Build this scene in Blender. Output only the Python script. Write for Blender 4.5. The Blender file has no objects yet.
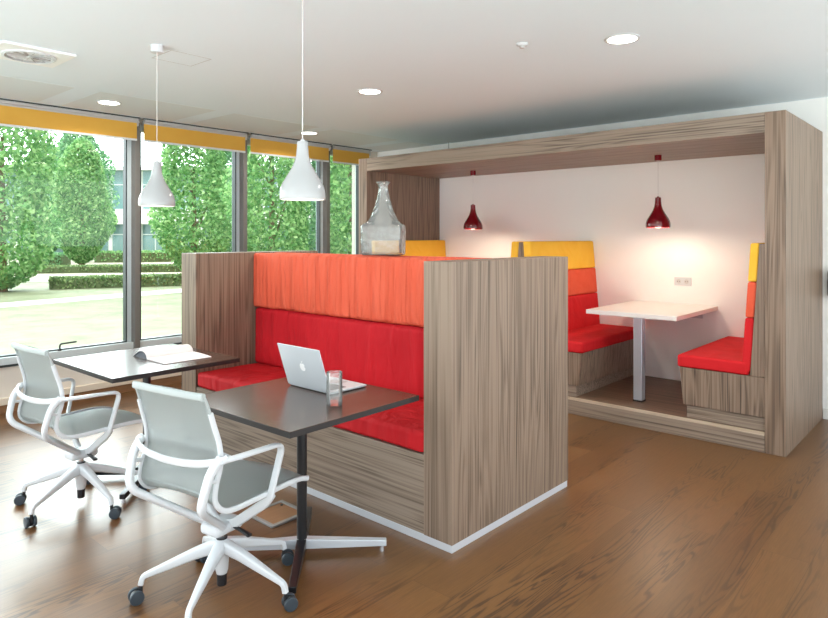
import bpy, bmesh, math, random
from mathutils import Vector, Matrix, noise
PI = math.pi
S = bpy.context.scene
COL = S.collection
V = Vector

# ------------------------------------------------------------------ helpers
def lin(c):
    return tuple(((v/255)/12.92 if v/255 <= .04045 else ((v/255+.055)/1.055)**2.4) for v in c)

def newmat(name):
    m = bpy.data.materials.new(name); m.use_nodes = True
    nt = m.node_tree
    return m, nt, nt.nodes['Principled BSDF']

def mat(name, rgb, rough=.5, metal=0., spec=.5, **kw):
    m, nt, b = newmat(name)
    b.inputs['Base Color'].default_value = (*lin(rgb), 1)
    b.inputs['Roughness'].default_value = rough
    b.inputs['Metallic'].default_value = metal
    b.inputs['Specular IOR Level'].default_value = spec
    for k, v in kw.items():
        b.inputs[k].default_value = v
    return m

def N(nt, typ, **kw):
    n = nt.nodes.new(typ)
    for k, v in kw.items():
        if k in n.inputs and not hasattr(n, k): n.inputs[k].default_value = v
        else: setattr(n, k, v)
    return n

def ramp(nt, stops, interp='LINEAR'):
    r = nt.nodes.new('ShaderNodeValToRGB'); r.color_ramp.interpolation = interp
    e = r.color_ramp.elements
    while len(e) < len(stops): e.new(.5)
    for el, (p, c) in zip(e, stops):
        el.position = p; el.color = (*c, 1)
    return r

def coords(nt, scale=(1, 1, 1), loc=(0, 0, 0), src='Object'):
    tc = nt.nodes.new('ShaderNodeTexCoord'); mp = nt.nodes.new('ShaderNodeMapping')
    mp.inputs['Scale'].default_value = scale; mp.inputs['Location'].default_value = loc
    nt.links.new(tc.outputs[src], mp.inputs['Vector'])
    return mp.outputs['Vector']

def laminate(name, axis, light, mid, dark, off=0., rough=.45):
    """grey-brown zebra laminate: long streaks along one axis"""
    m, nt, b = newmat(name); L = nt.links.new
    def sc(a, c): return tuple(c if i == axis else a for i in range(3))
    v1 = coords(nt, sc(110, .5), (off, off*.7, off*.3))
    n1 = N(nt, 'ShaderNodeTexNoise', Scale=1., Detail=5., Roughness=.62); L(v1, n1.inputs['Vector'])
    v2 = coords(nt, sc(9, .42), (off+3, off, off))
    n2 = N(nt, 'ShaderNodeTexNoise', Scale=1., Detail=2., Distortion=.5); L(v2, n2.inputs['Vector'])
    w = N(nt, 'ShaderNodeMath', operation='MULTIPLY_ADD'); L(n2.outputs['Fac'], w.inputs[0]); w.inputs[1].default_value = 14.
    L(n1.outputs['Fac'], w.inputs[2])
    sn = N(nt, 'ShaderNodeMath', operation='SINE'); 
    w2 = N(nt, 'ShaderNodeMath', operation='MULTIPLY'); L(w.outputs[0], w2.inputs[0]); w2.inputs[1].default_value = 4.2
    L(w2.outputs[0], sn.inputs[0])
    mx = N(nt, 'ShaderNodeMath', operation='MULTIPLY_ADD'); L(sn.outputs[0], mx.inputs[0]); mx.inputs[1].default_value = .095
    L(n1.outputs['Fac'], mx.inputs[2])
    r = ramp(nt, [(.27, lin(dark)), (.42, lin(mid)), (.58, lin(light)), (.85, lin(light))]); L(mx.outputs[0], r.inputs['Fac'])
    L(r.outputs['Color'], b.inputs['Base Color'])
    b.inputs['Roughness'].default_value = rough
    bp = N(nt, 'ShaderNodeBump', Strength=.12, Distance=.002); L(n1.outputs['Fac'], bp.inputs['Height']); L(bp.outputs['Normal'], b.inputs['Normal'])
    return m

def fabric(name, rgb, rgb2, wr=(7, 7, 1.2), bump=.5, rough=.8):
    m, nt, b = newmat(name); L = nt.links.new
    v = coords(nt, wr)
    n = N(nt, 'ShaderNodeTexNoise', Scale=1.6, Detail=3., Distortion=.6); L(v, n.inputs['Vector'])
    v2 = coords(nt, (420, 420, 420))
    n2 = N(nt, 'ShaderNodeTexNoise', Scale=1., Detail=1.); L(v2, n2.inputs['Vector'])
    r = ramp(nt, [(.3, lin(rgb2)), (.7, lin(rgb))]); L(n.outputs['Fac'], r.inputs['Fac'])
    L(r.outputs['Color'], b.inputs['Base Color'])
    b.inputs['Roughness'].default_value = rough; b.inputs['Specular IOR Level'].default_value = .25
    b1 = N(nt, 'ShaderNodeBump', Strength=bump, Distance=.06); L(n.outputs['Fac'], b1.inputs['Height'])
    b2 = N(nt, 'ShaderNodeBump', Strength=.12, Distance=.001); L(n2.outputs['Fac'], b2.inputs['Height']); L(b1.outputs['Normal'], b2.inputs['Normal'])
    L(b2.outputs['Normal'], b.inputs['Normal'])
    return m

def emit(name, rgb, strength):
    m, nt, b = newmat(name)
    b.inputs['Base Color'].default_value = (*lin(rgb), 1)
    b.inputs['Emission Color'].default_value = (*lin(rgb), 1); b.inputs['Emission Strength'].default_value = strength
    return m

# ------------------------------------------------------------------ mesh builder
class MB:
    def __init__(s): s.bm = bmesh.new()
    def box(s, lo, hi, bev=0., seg=2):
        b = bmesh.new(); bmesh.ops.create_cube(b, size=1.)
        lo, hi = V(lo), V(hi)
        for v in b.verts: v.co = V([lo[i]+(v.co[i]+.5)*(hi[i]-lo[i]) for i in range(3)])
        if bev: bmesh.ops.bevel(b, geom=b.edges[:], offset=bev, segments=seg, affect='EDGES', profile=.5)
        return s.add(b)
    def add(s, b, M=None):
        if M is not None: bmesh.ops.transform(b, matrix=M, verts=b.verts)
        me = bpy.data.meshes.new('t'); b.to_mesh(me); b.free(); s.bm.from_mesh(me); bpy.data.meshes.remove(me)
        return s
    def prism(s, poly, d0, d1, axis=1, bev=0.):
        """polygon in the two other axes, extruded along axis"""
        b = bmesh.new(); o = [i for i in range(3) if i != axis]
        def P(p, d):
            c = [0, 0, 0]; c[o[0]], c[o[1]] = p; c[axis] = d; return c
        A = [b.verts.new(P(p, d0)) for p in poly]; B = [b.verts.new(P(p, d1)) for p in poly]
        b.faces.new(A); b.faces.new(B[::-1]); n = len(poly)
        for i in range(n): b.faces.new((A[i], B[i], B[(i+1) % n], A[(i+1) % n]))
        bmesh.ops.recalc_face_normals(b, faces=b.faces)
        if bev: bmesh.ops.bevel(b, geom=b.edges[:], offset=bev, segments=2, affect='EDGES', profile=.5)
        return s.add(b)
    def lathe(s, prof, c=(0, 0, 0), seg=32, cap0=True, cap1=True, shape=None, M=None):
        b = bmesh.new(); rings = []
        for r, z in prof:
            ring = []
            for k in range(seg):
                a = 2*PI*k/seg
                x, y = (math.cos(a), math.sin(a)) if shape is None else shape(a, z)
                ring.append(b.verts.new((c[0]+r*x, c[1]+r*y, c[2]+z)))
            rings.append(ring)
        for A, B in zip(rings, rings[1:]):
            for k in range(seg): b.faces.new((A[k], A[(k+1) % seg], B[(k+1) % seg], B[k]))
        if cap0: b.faces.new(rings[0][::-1])
        if cap1: b.faces.new(rings[-1])
        bmesh.ops.recalc_face_normals(b, faces=b.faces)
        return s.add(b, M)
    def cyl(s, a, b_, r, r2=None, seg=20):
        a, b_ = V(a), V(b_); d = b_-a
        M = Matrix.Translation(a) @ d.to_track_quat('Z', 'Y').to_matrix().to_4x4()
        return s.lathe([(r, 0), (r2 if r2 is not None else r, d.length)], seg=seg, M=M)
    def sweep(s, pts, sec, up=(0, 0, 1), scale=None, closed=False):
        """sec: list of (u,v); u across, v along the transported up"""
        pts = [V(p) for p in pts]; n = len(pts); b = bmesh.new(); rings = []
        T = []
        for i in range(n):
            a = pts[i-1] if (i > 0 or closed) else pts[i]; c = pts[(i+1) % n] if (i < n-1 or closed) else pts[i]
            T.append((c-a).normalized())
        u = V(up); u = (u - T[0]*u.dot(T[0])).normalized()
        for i in range(n):
            if i: u = (u - T[i]*u.dot(T[i])).normalized()
            sd = T[i].cross(u)
            k = scale[i] if scale else 1.
            ku, kv = k if isinstance(k, tuple) else (k, k)
            rings.append([b.verts.new(pts[i]+sd*(p[0]*ku)+u*(p[1]*kv)) for p in sec])
        m = len(sec)
        pairs = list(zip(rings, rings[1:])) + ([(rings[-1], rings[0])] if closed else [])
        for A, B in pairs:
            for k in range(m): b.faces.new((A[k], A[(k+1) % m], B[(k+1) % m], B[k]))
        if not closed: b.faces.new(rings[0][::-1]); b.faces.new(rings[-1])
        bmesh.ops.recalc_face_normals(b, faces=b.faces)
        return s.add(b)
    def soft(s, lo, hi, r=.03, cuts=30, puff=None, wr=0., wscale=(5, 5, 1.2), seed=0., M=None):
        """upholstered box: rounded, slightly puffed, wrinkled. puff=(px,py,pz) bulge per axis"""
        b = bmesh.new(); bmesh.ops.create_cube(b, size=2.)
        bmesh.ops.subdivide_edges(b, edges=b.edges[:], cuts=cuts, use_grid_fill=True)
        lo, hi = V(lo), V(hi); c = (lo+hi)/2; h = (hi-lo)/2; puff = puff or (0, 0, 0)
        r = min(r, min(h)*.98)
        for v in b.verts:
            p = V([math.sin(x*PI/2) for x in v.co])
            q = V([c[i]+p[i]*h[i] for i in range(3)])
            inn = V([min(max(q[i], lo[i]+r), hi[i]-r) for i in range(3)])
            d = q-inn; q = inn + (d.normalized()*r if d.length > 1e-9 else d)
            for i in range(3):
                if puff[i]:
                    o = [j for j in range(3) if j != i]
                    q[i] += p[i]*puff[i]*(1-p[o[0]]**4)*(1-p[o[1]]**4)
            if wr:
                f = noise.noise(V((q[0]*wscale[0]+seed, q[1]*wscale[1], q[2]*wscale[2]))) + .5*noise.noise(V((q[0]*wscale[0]*2.3, q[1]*wscale[1]*2.3+seed, q[2]*wscale[2]*1.7)))
                nd = d.normalized() if d.length > 1e-9 else V((0, 0, 0))
                q += nd*f*wr
            v.co = q
        for f in b.faces: f.smooth = True
        return s.add(b, M)
    def build(s, name, m, parent=None, smooth=None, origin=None, kind=None, M=None):
        o0 = V((0, 0, 0)); p = parent
        while p is not None: o0 += p.location; p = p.parent
        if M is not None: bmesh.ops.transform(s.bm, matrix=M, verts=s.bm.verts)
        og = V(origin) if origin is not None else o0
        bmesh.ops.translate(s.bm, verts=s.bm.verts, vec=-og)
        me = bpy.data.meshes.new(name); s.bm.to_mesh(me); s.bm.free()
        me.materials.append(m)
        if smooth is not None:
            for f in me.polygons: f.use_smooth = True
            if smooth < 180: me.set_sharp_from_angle(angle=math.radians(smooth))
        o = bpy.data.objects.new(name, me); COL.objects.link(o)
        if parent: o.parent = parent; o.location = og-o0
        else: o.location = og
        if kind: o['kind'] = kind
        return o

def cr(pts, n=6, closed=False):
    P = [V(p) for p in pts]; out = []
    m = len(P); rng = range(m if closed else m-1)
    for i in rng:
        a = P[(i-1) % m] if (i > 0 or closed) else P[0]*2-P[1]
        b, c = P[i], P[(i+1) % m]
        d = P[(i+2) % m] if (i+2 < m or closed) else P[-1]*2-P[-2]
        for k in range(n):
            t = k/n
            out.append(.5*((2*b)+(c-a)*t+(2*a-5*b+4*c-d)*t*t+(3*b-a-3*c+d)*t**3))
    if not closed: out.append(P[-1])
    return out

def fillet(pts, r, n=5):
    P = [V(p) for p in pts]; out = [P[0]]
    for a, b, c in zip(P, P[1:], P[2:]):
        d1, d2 = (a-b), (c-b); k = min(r, d1.length*.48, d2.length*.48)
        p, q = b+d1.normalized()*k, b+d2.normalized()*k
        for i in range(n+1):
            t = i/n; out.append((1-t)**2*p+2*t*(1-t)*b+t*t*q)
    out.append(P[-1]); return out

def circ(r, n=12): return [(r*math.cos(2*PI*k/n), r*math.sin(2*PI*k/n)) for k in range(n)]
def rsec(w, h, r, n=3):
    out = []
    for cx, cy, a0 in ((w/2-r, h/2-r, 0), (-w/2+r, h/2-r, 90), (-w/2+r, -h/2+r, 180), (w/2-r, -h/2+r, 270)):
        for k in range(n+1):
            a = math.radians(a0+90*k/n); out.append((cx+r*math.cos(a), cy+r*math.sin(a)))
    return out

def tag(o, label, cat, group=None, kind=None):
    o['label'] = label; o['category'] = cat
    if group: o['group'] = group
    if kind: o['kind'] = kind
    return o
def thing(name, loc, label, cat, group=None, kind=None):
    o = bpy.data.objects.new(name, None); COL.objects.link(o); o.location = loc; o.empty_display_size = .1
    return tag(o, label, cat, group, kind)
def dup(root, loc=None, rotz=None, label=None, group=None):
    def cp(o, par):
        c = o.copy(); COL.objects.link(c)
        if par: c.parent = par
        for ch in [x for x in COL.objects if x.parent == o]: cp(ch, c)
        return c
    r = cp(root, None)
    if loc is not None: r.location = loc
    if rotz is not None: r.rotation_euler = (0, 0, rotz)
    if label: r['label'] = label
    if group: r['group'] = group
    return r

# ------------------------------------------------------------------ camera
F = 647.5; YAW = .7317; H = 1.5; CY, SY = math.cos(YAW), math.sin(YAW)
cam = bpy.data.cameras.new('camera'); co = bpy.data.objects.new('camera', cam); COL.objects.link(co)
co.location = (0, 0, H); co.rotation_euler = (PI/2, 0, YAW)
cam.sensor_width = 36; cam.lens = F/828*36; cam.shift_y = -(309-236.3)/828; cam.clip_start = .05; cam.clip_end = 300
S.camera = co
def outdoors(px, D, z=0.): # a place outdoors, seen from the room at this bearing and distance
    r = (px-414)/F*D; return V((-SY*D+CY*r, CY*D+SY*r, z))

# ------------------------------------------------------------------ materials
LT, MD, DK = (143, 123, 106), (121, 102, 86), (74, 60, 49)
wood_v = laminate('laminate_upright', 2, LT, MD, DK)
wood_v2 = laminate('laminate_upright_b', 2, (141, 120, 102), (118, 98, 81), (71, 57, 46), off=5.3)
wood_h = laminate('laminate_lengthwise', 0, (149, 133, 118), (129, 113, 98), (86, 73, 62), off=2.1)
wood_y = laminate('laminate_crosswise', 1, (146, 127, 110), (125, 105, 89), (78, 63, 52), off=7.7)
alu = mat('brushed_aluminium', (205, 208, 212), .35, .6)
alu_pol = mat('polished_aluminium', (225, 228, 232), .16, 1.)
red = fabric('red_fabric', (212, 38, 46), (198, 28, 36), wr=(5, 5, 1.1))
red_dark = fabric('crimson_fabric', (200, 30, 40), (184, 22, 33), wr=(5, 5, 1.1), bump=.7)
orange = fabric('orange_fabric', (230, 104, 76), (224, 92, 64), wr=(13, 13, 1.0), bump=1.)
yellow = fabric('yellow_fabric', (246, 192, 66), (242, 184, 58), wr=(4, 4, 4), bump=.25)
white_p = mat('white_plastic', (208, 212, 215), .38)
white_gloss = mat('white_gloss', (178, 180, 181), .12, spec=.6)
black_p = mat('black_plastic', (26, 28, 32), .42)
black_m = mat('black_metal', (18, 20, 24), .28, spec=.6)
wall_m = mat('wall_paint', (246, 247, 244), .75)
sill_wall = mat('low_wall_paint', (226, 219, 208), .75)
gasket_and_shade = mat('gasket_and_shade', (46, 58, 60), .4)
frame_m = mat('window_aluminium', (206, 218, 222), .4, .2)
mull_m = mat('mullion_grey', (112, 110, 106), .5)
blind_m = fabric('blind_fabric', (208, 162, 70), (204, 156, 64), wr=(2, 2, 2), bump=.02, rough=.7)
rail_m = mat('rail_grey', (176, 176, 174), .5)

def ceiling_mat():
    m, nt, b = newmat('ceiling_paint'); L = nt.links.new
    n = N(nt, 'ShaderNodeTexNoise', Scale=.6, Detail=2.); L(coords(nt), n.inputs['Vector'])
    r = ramp(nt, [(.3, lin((228, 240, 246))), (.7, lin((232, 243, 249)))]); L(n.outputs['Fac'], r.inputs['Fac']); L(r.outputs['Color'], b.inputs['Base Color'])
    b.inputs['Roughness'].default_value = .75; return m
ceil_m = ceiling_mat()

def floor_mat():
    m, nt, b = newmat('oak_plank_floor'); L = nt.links.new
    tc = nt.nodes.new('ShaderNodeTexCoord'); sp = nt.nodes.new('ShaderNodeSeparateXYZ'); L(tc.outputs['Object'], sp.inputs[0])
    cb = nt.nodes.new('ShaderNodeCombineXYZ'); L(sp.outputs['Y'], cb.inputs['X']); L(sp.outputs['X'], cb.inputs['Y'])
    br = N(nt, 'ShaderNodeTexBrick', offset=.37, offset_frequency=2, squash=1.)
    for k, v in (('Scale', 1.), ('Mortar Size', .0009), ('Mortar Smooth', .2), ('Bias', 0.), ('Brick Width', 2.1), ('Row Height', .21)): br.inputs[k].default_value = v
    br.inputs['Color1'].default_value = (0, 0, 0, 1); br.inputs['Color2'].default_value = (1, 1, 1, 1); br.inputs['Mortar'].default_value = (.5, .5, .5, 1)
    L(cb.outputs[0], br.inputs['Vector'])
    # per-plank offset of the grain
    sc = N(nt, 'ShaderNodeVectorMath', operation='SCALE'); L(br.outputs['Color'], sc.inputs[0]); sc.inputs['Scale'].default_value = 13.7
    ad = N(nt, 'ShaderNodeVectorMath', operation='ADD'); L(cb.outputs[0], ad.inputs[0]); L(sc.outputs[0], ad.inputs[1])
    # cathedral grain: long distorted contour lines of a stretched noise field
    mp = N(nt, 'ShaderNodeMapping'); mp.inputs['Scale'].default_value = (.6, 8.5, 1); L(ad.outputs[0], mp.inputs['Vector'])
    n0 = N(nt, 'ShaderNodeTexNoise', Scale=1., Detail=2.2, Roughness=.5, Distortion=.3); L(mp.outputs[0], n0.inputs['Vector'])
    k = N(nt, 'ShaderNodeMath', operation='MULTIPLY'); L(n0.outputs['Fac'], k.inputs[0]); k.inputs[1].default_value = 125.
    mpj = N(nt, 'ShaderNodeMapping'); mpj.inputs['Scale'].default_value = (14, 60, 1); L(ad.outputs[0], mpj.inputs['Vector'])
    nj = N(nt, 'ShaderNodeTexNoise', Scale=1., Detail=3.); L(mpj.outputs[0], nj.inputs['Vector'])
    kj = N(nt, 'ShaderNodeMath', operation='MULTIPLY_ADD'); L(nj.outputs['Fac'], kj.inputs[0]); kj.inputs[1].default_value = 2.4; L(k.outputs[0], kj.inputs[2])
    sn = N(nt, 'ShaderNodeMath', operation='SINE'); L(kj.outputs[0], sn.inputs[0])
    # grain strength varies
    nv = N(nt, 'ShaderNodeTexNoise', Scale=1., Detail=1.); mpv = N(nt, 'ShaderNodeMapping'); mpv.inputs['Scale'].default_value = (.6, 4., 1); L(ad.outputs[0], mpv.inputs['Vector']); L(mpv.outputs[0], nv.inputs['Vector'])
    rv = ramp(nt, [(.46, (0, 0, 0)), (.62, (1, 1, 1))]); L(nv.outputs['Fac'], rv.inputs['Fac'])
    rs = ramp(nt, [(.55, (0, 0, 0)), (.95, (1, 1, 1))]); 
    s01 = N(nt, 'ShaderNodeMath', operation='MULTIPLY_ADD'); L(sn.outputs[0], s01.inputs[0]); s01.inputs[1].default_value = .5; s01.inputs[2].default_value = .5
    L(s01.outputs[0], rs.inputs['Fac'])
    gm = N(nt, 'ShaderNodeMath', operation='MULTIPLY'); L(rs.outputs['Color'], gm.inputs[0]); L(rv.outputs['Color'], gm.inputs[1])
    # fine pores
    mpf = N(nt, 'ShaderNodeMapping'); mpf.inputs['Scale'].default_value = (9, 190, 1); L(ad.outputs[0], mpf.inputs['Vector'])
    nf = N(nt, 'ShaderNodeTexNoise', Scale=1., Detail=3.); L(mpf.outputs[0], nf.inputs['Vector'])
    base = ramp(nt, [(0., lin((94, 63, 34))), (.5, lin((110, 75, 41))), (1., lin((126, 88, 50)))]); 
    mixv = N(nt, 'ShaderNodeMath', operation='MULTIPLY_ADD'); L(nf.outputs['Fac'], mixv.inputs[0]); mixv.inputs[1].default_value = .9
    sb = N(nt, 'ShaderNodeMath', operation='MULTIPLY_ADD'); L(br.outputs['Color'], sb.inputs[0]); sb.inputs[1].default_value = .6; sb.inputs[2].default_value = -.25
    L(sb.outputs[0], mixv.inputs[2]); L(mixv.outputs[0], base.inputs['Fac'])
    mx = N(nt, 'ShaderNodeMix', data_type='RGBA'); 
    g2 = N(nt, 'ShaderNodeMath', operation='MULTIPLY'); L(gm.outputs[0], g2.inputs[0]); g2.inputs[1].default_value = .75
    L(g2.outputs[0], mx.inputs['Factor']); L(base.outputs['Color'], mx.inputs['A']); mx.inputs['B'].default_value = (*lin((56, 35, 20)), 1)
    mo = N(nt, 'ShaderNodeMix', data_type='RGBA'); 
    mf = N(nt, 'ShaderNodeMath', operation='MULTIPLY'); L(br.outputs['Fac'], mf.inputs[0]); mf.inputs[1].default_value = .75
    L(mf.outputs[0], mo.inputs['Factor']); L(mx.outputs['Result'], mo.inputs['A']); mo.inputs['B'].default_value = (*lin((70, 46, 28)), 1)
    L(mo.outputs['Result'], b.inputs['Base Color'])
    b.inputs['Roughness'].default_value = .36; b.inputs['Specular IOR Level'].default_value = .5
    b.inputs['Coat Weight'].default_value = .12; b.inputs['Coat Roughness'].default_value = .3
    bp = N(nt, 'ShaderNodeBump', Strength=.15, Distance=.001); L(nf.outputs['Fac'], bp.inputs['Height']); L(bp.outputs['Normal'], b.inputs['Normal'])
    return m
floor_m = floor_mat()

def glass_pane():
    m, nt, b = newmat('window_glass'); L = nt.links.new
    nt.nodes.remove(b); out = nt.nodes['Material Output']
    t = N(nt, 'ShaderNodeBsdfTransparent'); t.inputs['Color'].default_value = (.93, .97, .95, 1)
    g = N(nt, 'ShaderNodeBsdfGlossy'); g.inputs['Roughness'].default_value = .01
    fr = N(nt, 'ShaderNodeFresnel', IOR=1.35); mx = N(nt, 'ShaderNodeMixShader')
    L(fr.outputs[0], mx.inputs[0]); L(t.outputs[0], mx.inputs[1]); L(g.outputs[0], mx.inputs[2]); L(mx.outputs[0], out.inputs['Surface'])
    return m
pane_m = glass_pane()

def clear_glass(name, rough=0., ior=1.45, tint=(245, 250, 248), bump=0.):
    m = mat(name, tint, rough, **{'Transmission Weight': 1., 'IOR': ior})
    if bump:
        nt = m.node_tree; b = nt.nodes['Principled BSDF']
        n = N(nt, 'ShaderNodeTexVoronoi', Scale=1.); nt.links.new(coords(nt, (26, 26, 26)), n.inputs['Vector'])
        bp = N(nt, 'ShaderNodeBump', Strength=bump, Distance=.006); nt.links.new(n.outputs['Distance'], bp.inputs['Height']); nt.links.new(bp.outputs['Normal'], b.inputs['Normal'])
    return m
def thin(name, ior, diff, tint=(.985, .99, .99), bump=0., bsc=30):
    """thin clear glass: see-through, mirror-bright where it turns away"""
    m, nt, b = newmat(name); L = nt.links.new; nt.nodes.remove(b)
    t = N(nt, 'ShaderNodeBsdfTransparent'); t.inputs['Color'].default_value = (*tint, 1)
    g = N(nt, 'ShaderNodeBsdfGlossy'); g.inputs['Roughness'].default_value = .05
    d = N(nt, 'ShaderNodeBsdfDiffuse'); d.inputs['Color'].default_value = (.85, .88, .86, 1)
    fr = N(nt, 'ShaderNodeFresnel', IOR=ior); m1 = N(nt, 'ShaderNodeMixShader'); m2 = N(nt, 'ShaderNodeMixShader')
    if bump:
        v = N(nt, 'ShaderNodeTexVoronoi', Scale=1.); L(coords(nt, (bsc, bsc, bsc*.8)), v.inputs['Vector'])
        bp = N(nt, 'ShaderNodeBump', Strength=bump, Distance=.01); L(v.outputs['Distance'], bp.inputs['Height'])
        L(bp.outputs['Normal'], g.inputs['Normal']); L(bp.outputs['Normal'], fr.inputs['Normal'])
    L(fr.outputs[0], m1.inputs[0]); L(t.outputs[0], m1.inputs[1]); L(g.outputs[0], m1.inputs[2])
    m2.inputs[0].default_value = diff; L(m1.outputs[0], m2.inputs[1]); L(d.outputs[0], m2.inputs[2]); L(m2.outputs[0], nt.nodes['Material Output'].inputs['Surface'])
    return m
tumbler_m = thin('tumbler_glass', 1.5, .1); water_m = thin('water', 1.2, .0, (.98, .99, .99)); vase_m = thin('crackled_glass', 1.5, .13, (.97, .985, .975), .5)

def mesh_cloth():
    m, nt, b = newmat('grey_net_fabric'); L = nt.links.new
    out = nt.nodes['Material Output']
    b.inputs['Base Color'].default_value = (*lin((176, 184, 183)), 1); b.inputs['Roughness'].default_value = .55
    n = N(nt, 'ShaderNodeTexNoise', Scale=1., Detail=1.); L(coords(nt, (500, 500, 500)), n.inputs['Vector'])
    bp = N(nt, 'ShaderNodeBump', Strength=.3, Distance=.001); L(n.outputs['Fac'], bp.inputs['Height']); L(bp.outputs['Normal'], b.inputs['Normal'])
    t = N(nt, 'ShaderNodeBsdfTransparent'); mx = N(nt, 'ShaderNodeMixShader'); mx.inputs[0].default_value = .9
    L(t.outputs[0], mx.inputs[1]); L(b.outputs[0], mx.inputs[2]); L(mx.outputs[0], out.inputs['Surface'])
    return m
net_m = mesh_cloth()

def leafy(name, a, b_, c):
    m, nt, b = newmat(name); L = nt.links.new
    g = N(nt, 'ShaderNodeNewGeometry'); r = ramp(nt, [(0., lin(a)), (.5, lin(b_)), (1., lin(c))])
    L(g.outputs['Random Per Island'], r.inputs['Fac']); L(r.outputs['Color'], b.inputs['Base Color'])
    b.inputs['Roughness'].default_value = .6
    t = N(nt, 'ShaderNodeBsdfTranslucent'); L(r.outputs['Color'], t.inputs['Color'])
    mx = N(nt, 'ShaderNodeMixShader'); mx.inputs[0].default_value = .35
    L(b.outputs[0], mx.inputs[1]); L(t.outputs[0], mx.inputs[2]); L(mx.outputs[0], nt.nodes['Material Output'].inputs['Surface'])
    return m
leaf_a = leafy('leaf_bright', (80, 132, 76), (124, 174, 106), (182, 212, 150))
leaf_b = leafy('leaf_deep', (72, 122, 84), (110, 162, 114), (164, 200, 154))
leaf_h = leafy('leaf_hedge', (70, 98, 58), (104, 132, 80), (150, 170, 112))
bark_m = mat('bark', (120, 104, 84), .9)

def noisy(name, a, b_, sc, rough=.9):
    m, nt, b = newmat(name); L = nt.links.new
    n = N(nt, 'ShaderNodeTexNoise', Scale=1., Detail=5., Roughness=.65); L(coords(nt, sc), n.inputs['Vector'])
    r = ramp(nt, [(.32, lin(a)), (.68, lin(b_))]); L(n.outputs['Fac'], r.inputs['Fac']); L(r.outputs['Color'], b.inputs['Base Color'])
    b.inputs['Roughness'].default_value = rough; return m
lawn_m = noisy('lawn', (98, 106, 76), (128, 131, 102), (1.3, 1.3, 1.3))
path_m = noisy('pale_path', (180, 175, 165), (192, 187, 178), (3, 3, 3))
bed_m = noisy('gravel', (140, 134, 116), (160, 152, 134), (2, 2, 2))

# ------------------------------------------------------------------ the room shell
XW, YB, ZC = -6.25, 6.215, 2.642   # window wall, back wall, ceiling
def structure(mb, name, m, label, cat, **kw):
    return tag(mb.build(name, m, **kw), label, cat, kind='structure')
structure(MB().box((XW-.02, -.6, -.12), (1.6, YB+.02, 0)), 'floor', floor_m, 'brown oak plank floor', 'floor')
structure(MB().box((XW-.3, -1.2, ZC), (2., YB+.15, ZC+.15)), 'ceiling', ceil_m, 'pale grey flat ceiling', 'ceiling')
structure(MB().box((XW-.2, YB, -.12), (1.6, YB+.15, ZC)), 'wall_back', wall_m, 'white back wall behind the booths', 'wall')
low = MB().box((XW-.2, -.7, -.12), (XW, YB, .40))
low.box((XW-.2, -.7, 2.60), (XW, YB, ZC)); low.box((XW-.2, 5.93, .40), (XW, YB, 2.60))
structure(low, 'wall_left', sill_wall, 'pale low wall under the windows', 'wall')
structure(MB().box((XW, -.6, .0), (XW+.016, YB, .072), .002), 'baseboard_left', noisy('oak_skirting', (128, 92, 62), (146, 108, 74), (2, 1, 20), .5), 'brown skirting board under the windows', 'baseboard')
structure(MB().box((XW, -.6, .074), (XW+.03, YB, .132), .004), 'trim_1', mat('trunking', (226, 214, 196), .5), 'cream cable trunking above the brown skirting', 'trim')
structure(MB().box((-1.055, YB-.014, 0), (1.6, YB, .085), .003), 'baseboard_back', mat('white_skirting', (232, 232, 228), .5), 'white skirting board on the back wall', 'baseboard')

# windows: mullion posts and panes between
posts = [-.75, .45, 1.60, 2.875, 4.085, 5.285]
Z0, Z1 = .415, 2.60
ends = posts + [5.93]
for i, y in enumerate(posts):
    mb = MB().box((XW-.12, y-.026, Z0), (XW+.075, y+.026, Z1), .004)
    structure(mb, 'trim_%d' % (i+2), mull_m, 'grey mullion post between the window panes', 'mullion')['group'] = 'grey mullion posts of the window wall'
wlab = {2: 'wide window pane at the far left, black handle on its sill', 3: 'window pane behind the white lamp over the far table',
        4: 'window pane behind the nearer white pendant lamp', 5: 'narrow last window pane beside the wooden alcove'}
k = 0
for i in range(len(posts)):
    y0, y1 = ends[i]+.026, ends[i+1]-(.026 if i < 5 else 0)
    if y1 < -3: continue
    k += 1
    w = thing('window_%d' % k, (XW-.05, (y0+y1)/2, Z0), wlab.get(i, 'window pane of the window wall out of the frame'), 'window', kind='structure')
    if i not in wlab: w['group'] = 'window panes outside the frame'
    fr = MB(); a, b = XW-.085, XW+.0
    fr.box((a, y0, Z0), (b+.045, y1, Z0+.062), .003); fr.box((a, y0, Z1-.07), (b, y1, Z1), .003)
    fr.box((a, y0, Z0+.062), (b, y0+.03, Z1-.07), .003); fr.box((a, y1-.045, Z0+.062), (b, y1, Z1-.07), .003)
    fr.build('window_frame', frame_m, w)
    g = MB(); c, d = XW-.06, XW+.004
    zb = Z0+.062
    g.box((c, y0+.03, zb), (d, y1-.045, zb+.012)); g.box((c, y1-.057, zb), (d, y1-.045, Z1-.07)); g.box((c, y0+.03, zb), (d, y0+.042, Z1-.07))
    g.box((XW-.0, y0-.035, Z0-.022), (XW+.03, y1+.035, Z0-.001))  # dark strip painted in for the shadow gap below the frame
    g.build('gasket_and_gap_shade', gasket_and_shade, w)
    MB().box((XW-.05, y0+.03, zb), (XW-.044, y1-.045, Z1-.07)).build('window_pane', pane_m, w)
    if i == 2:
        hm = MB(); yh = 2.19
        hm.box((XW+.005, yh-.012, zb-.03), (XW+.04, yh+.012, zb+.02), .003)
        hm.sweep(fillet([(XW+.03, yh, zb+.0), (XW+.03, yh, zb+.06), (XW+.03, yh+.14, zb+.065)], .02), circ(.008, 8), up=(1, 0, 0))
        hm.build('window_handle', black_m, w, smooth=40)

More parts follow.
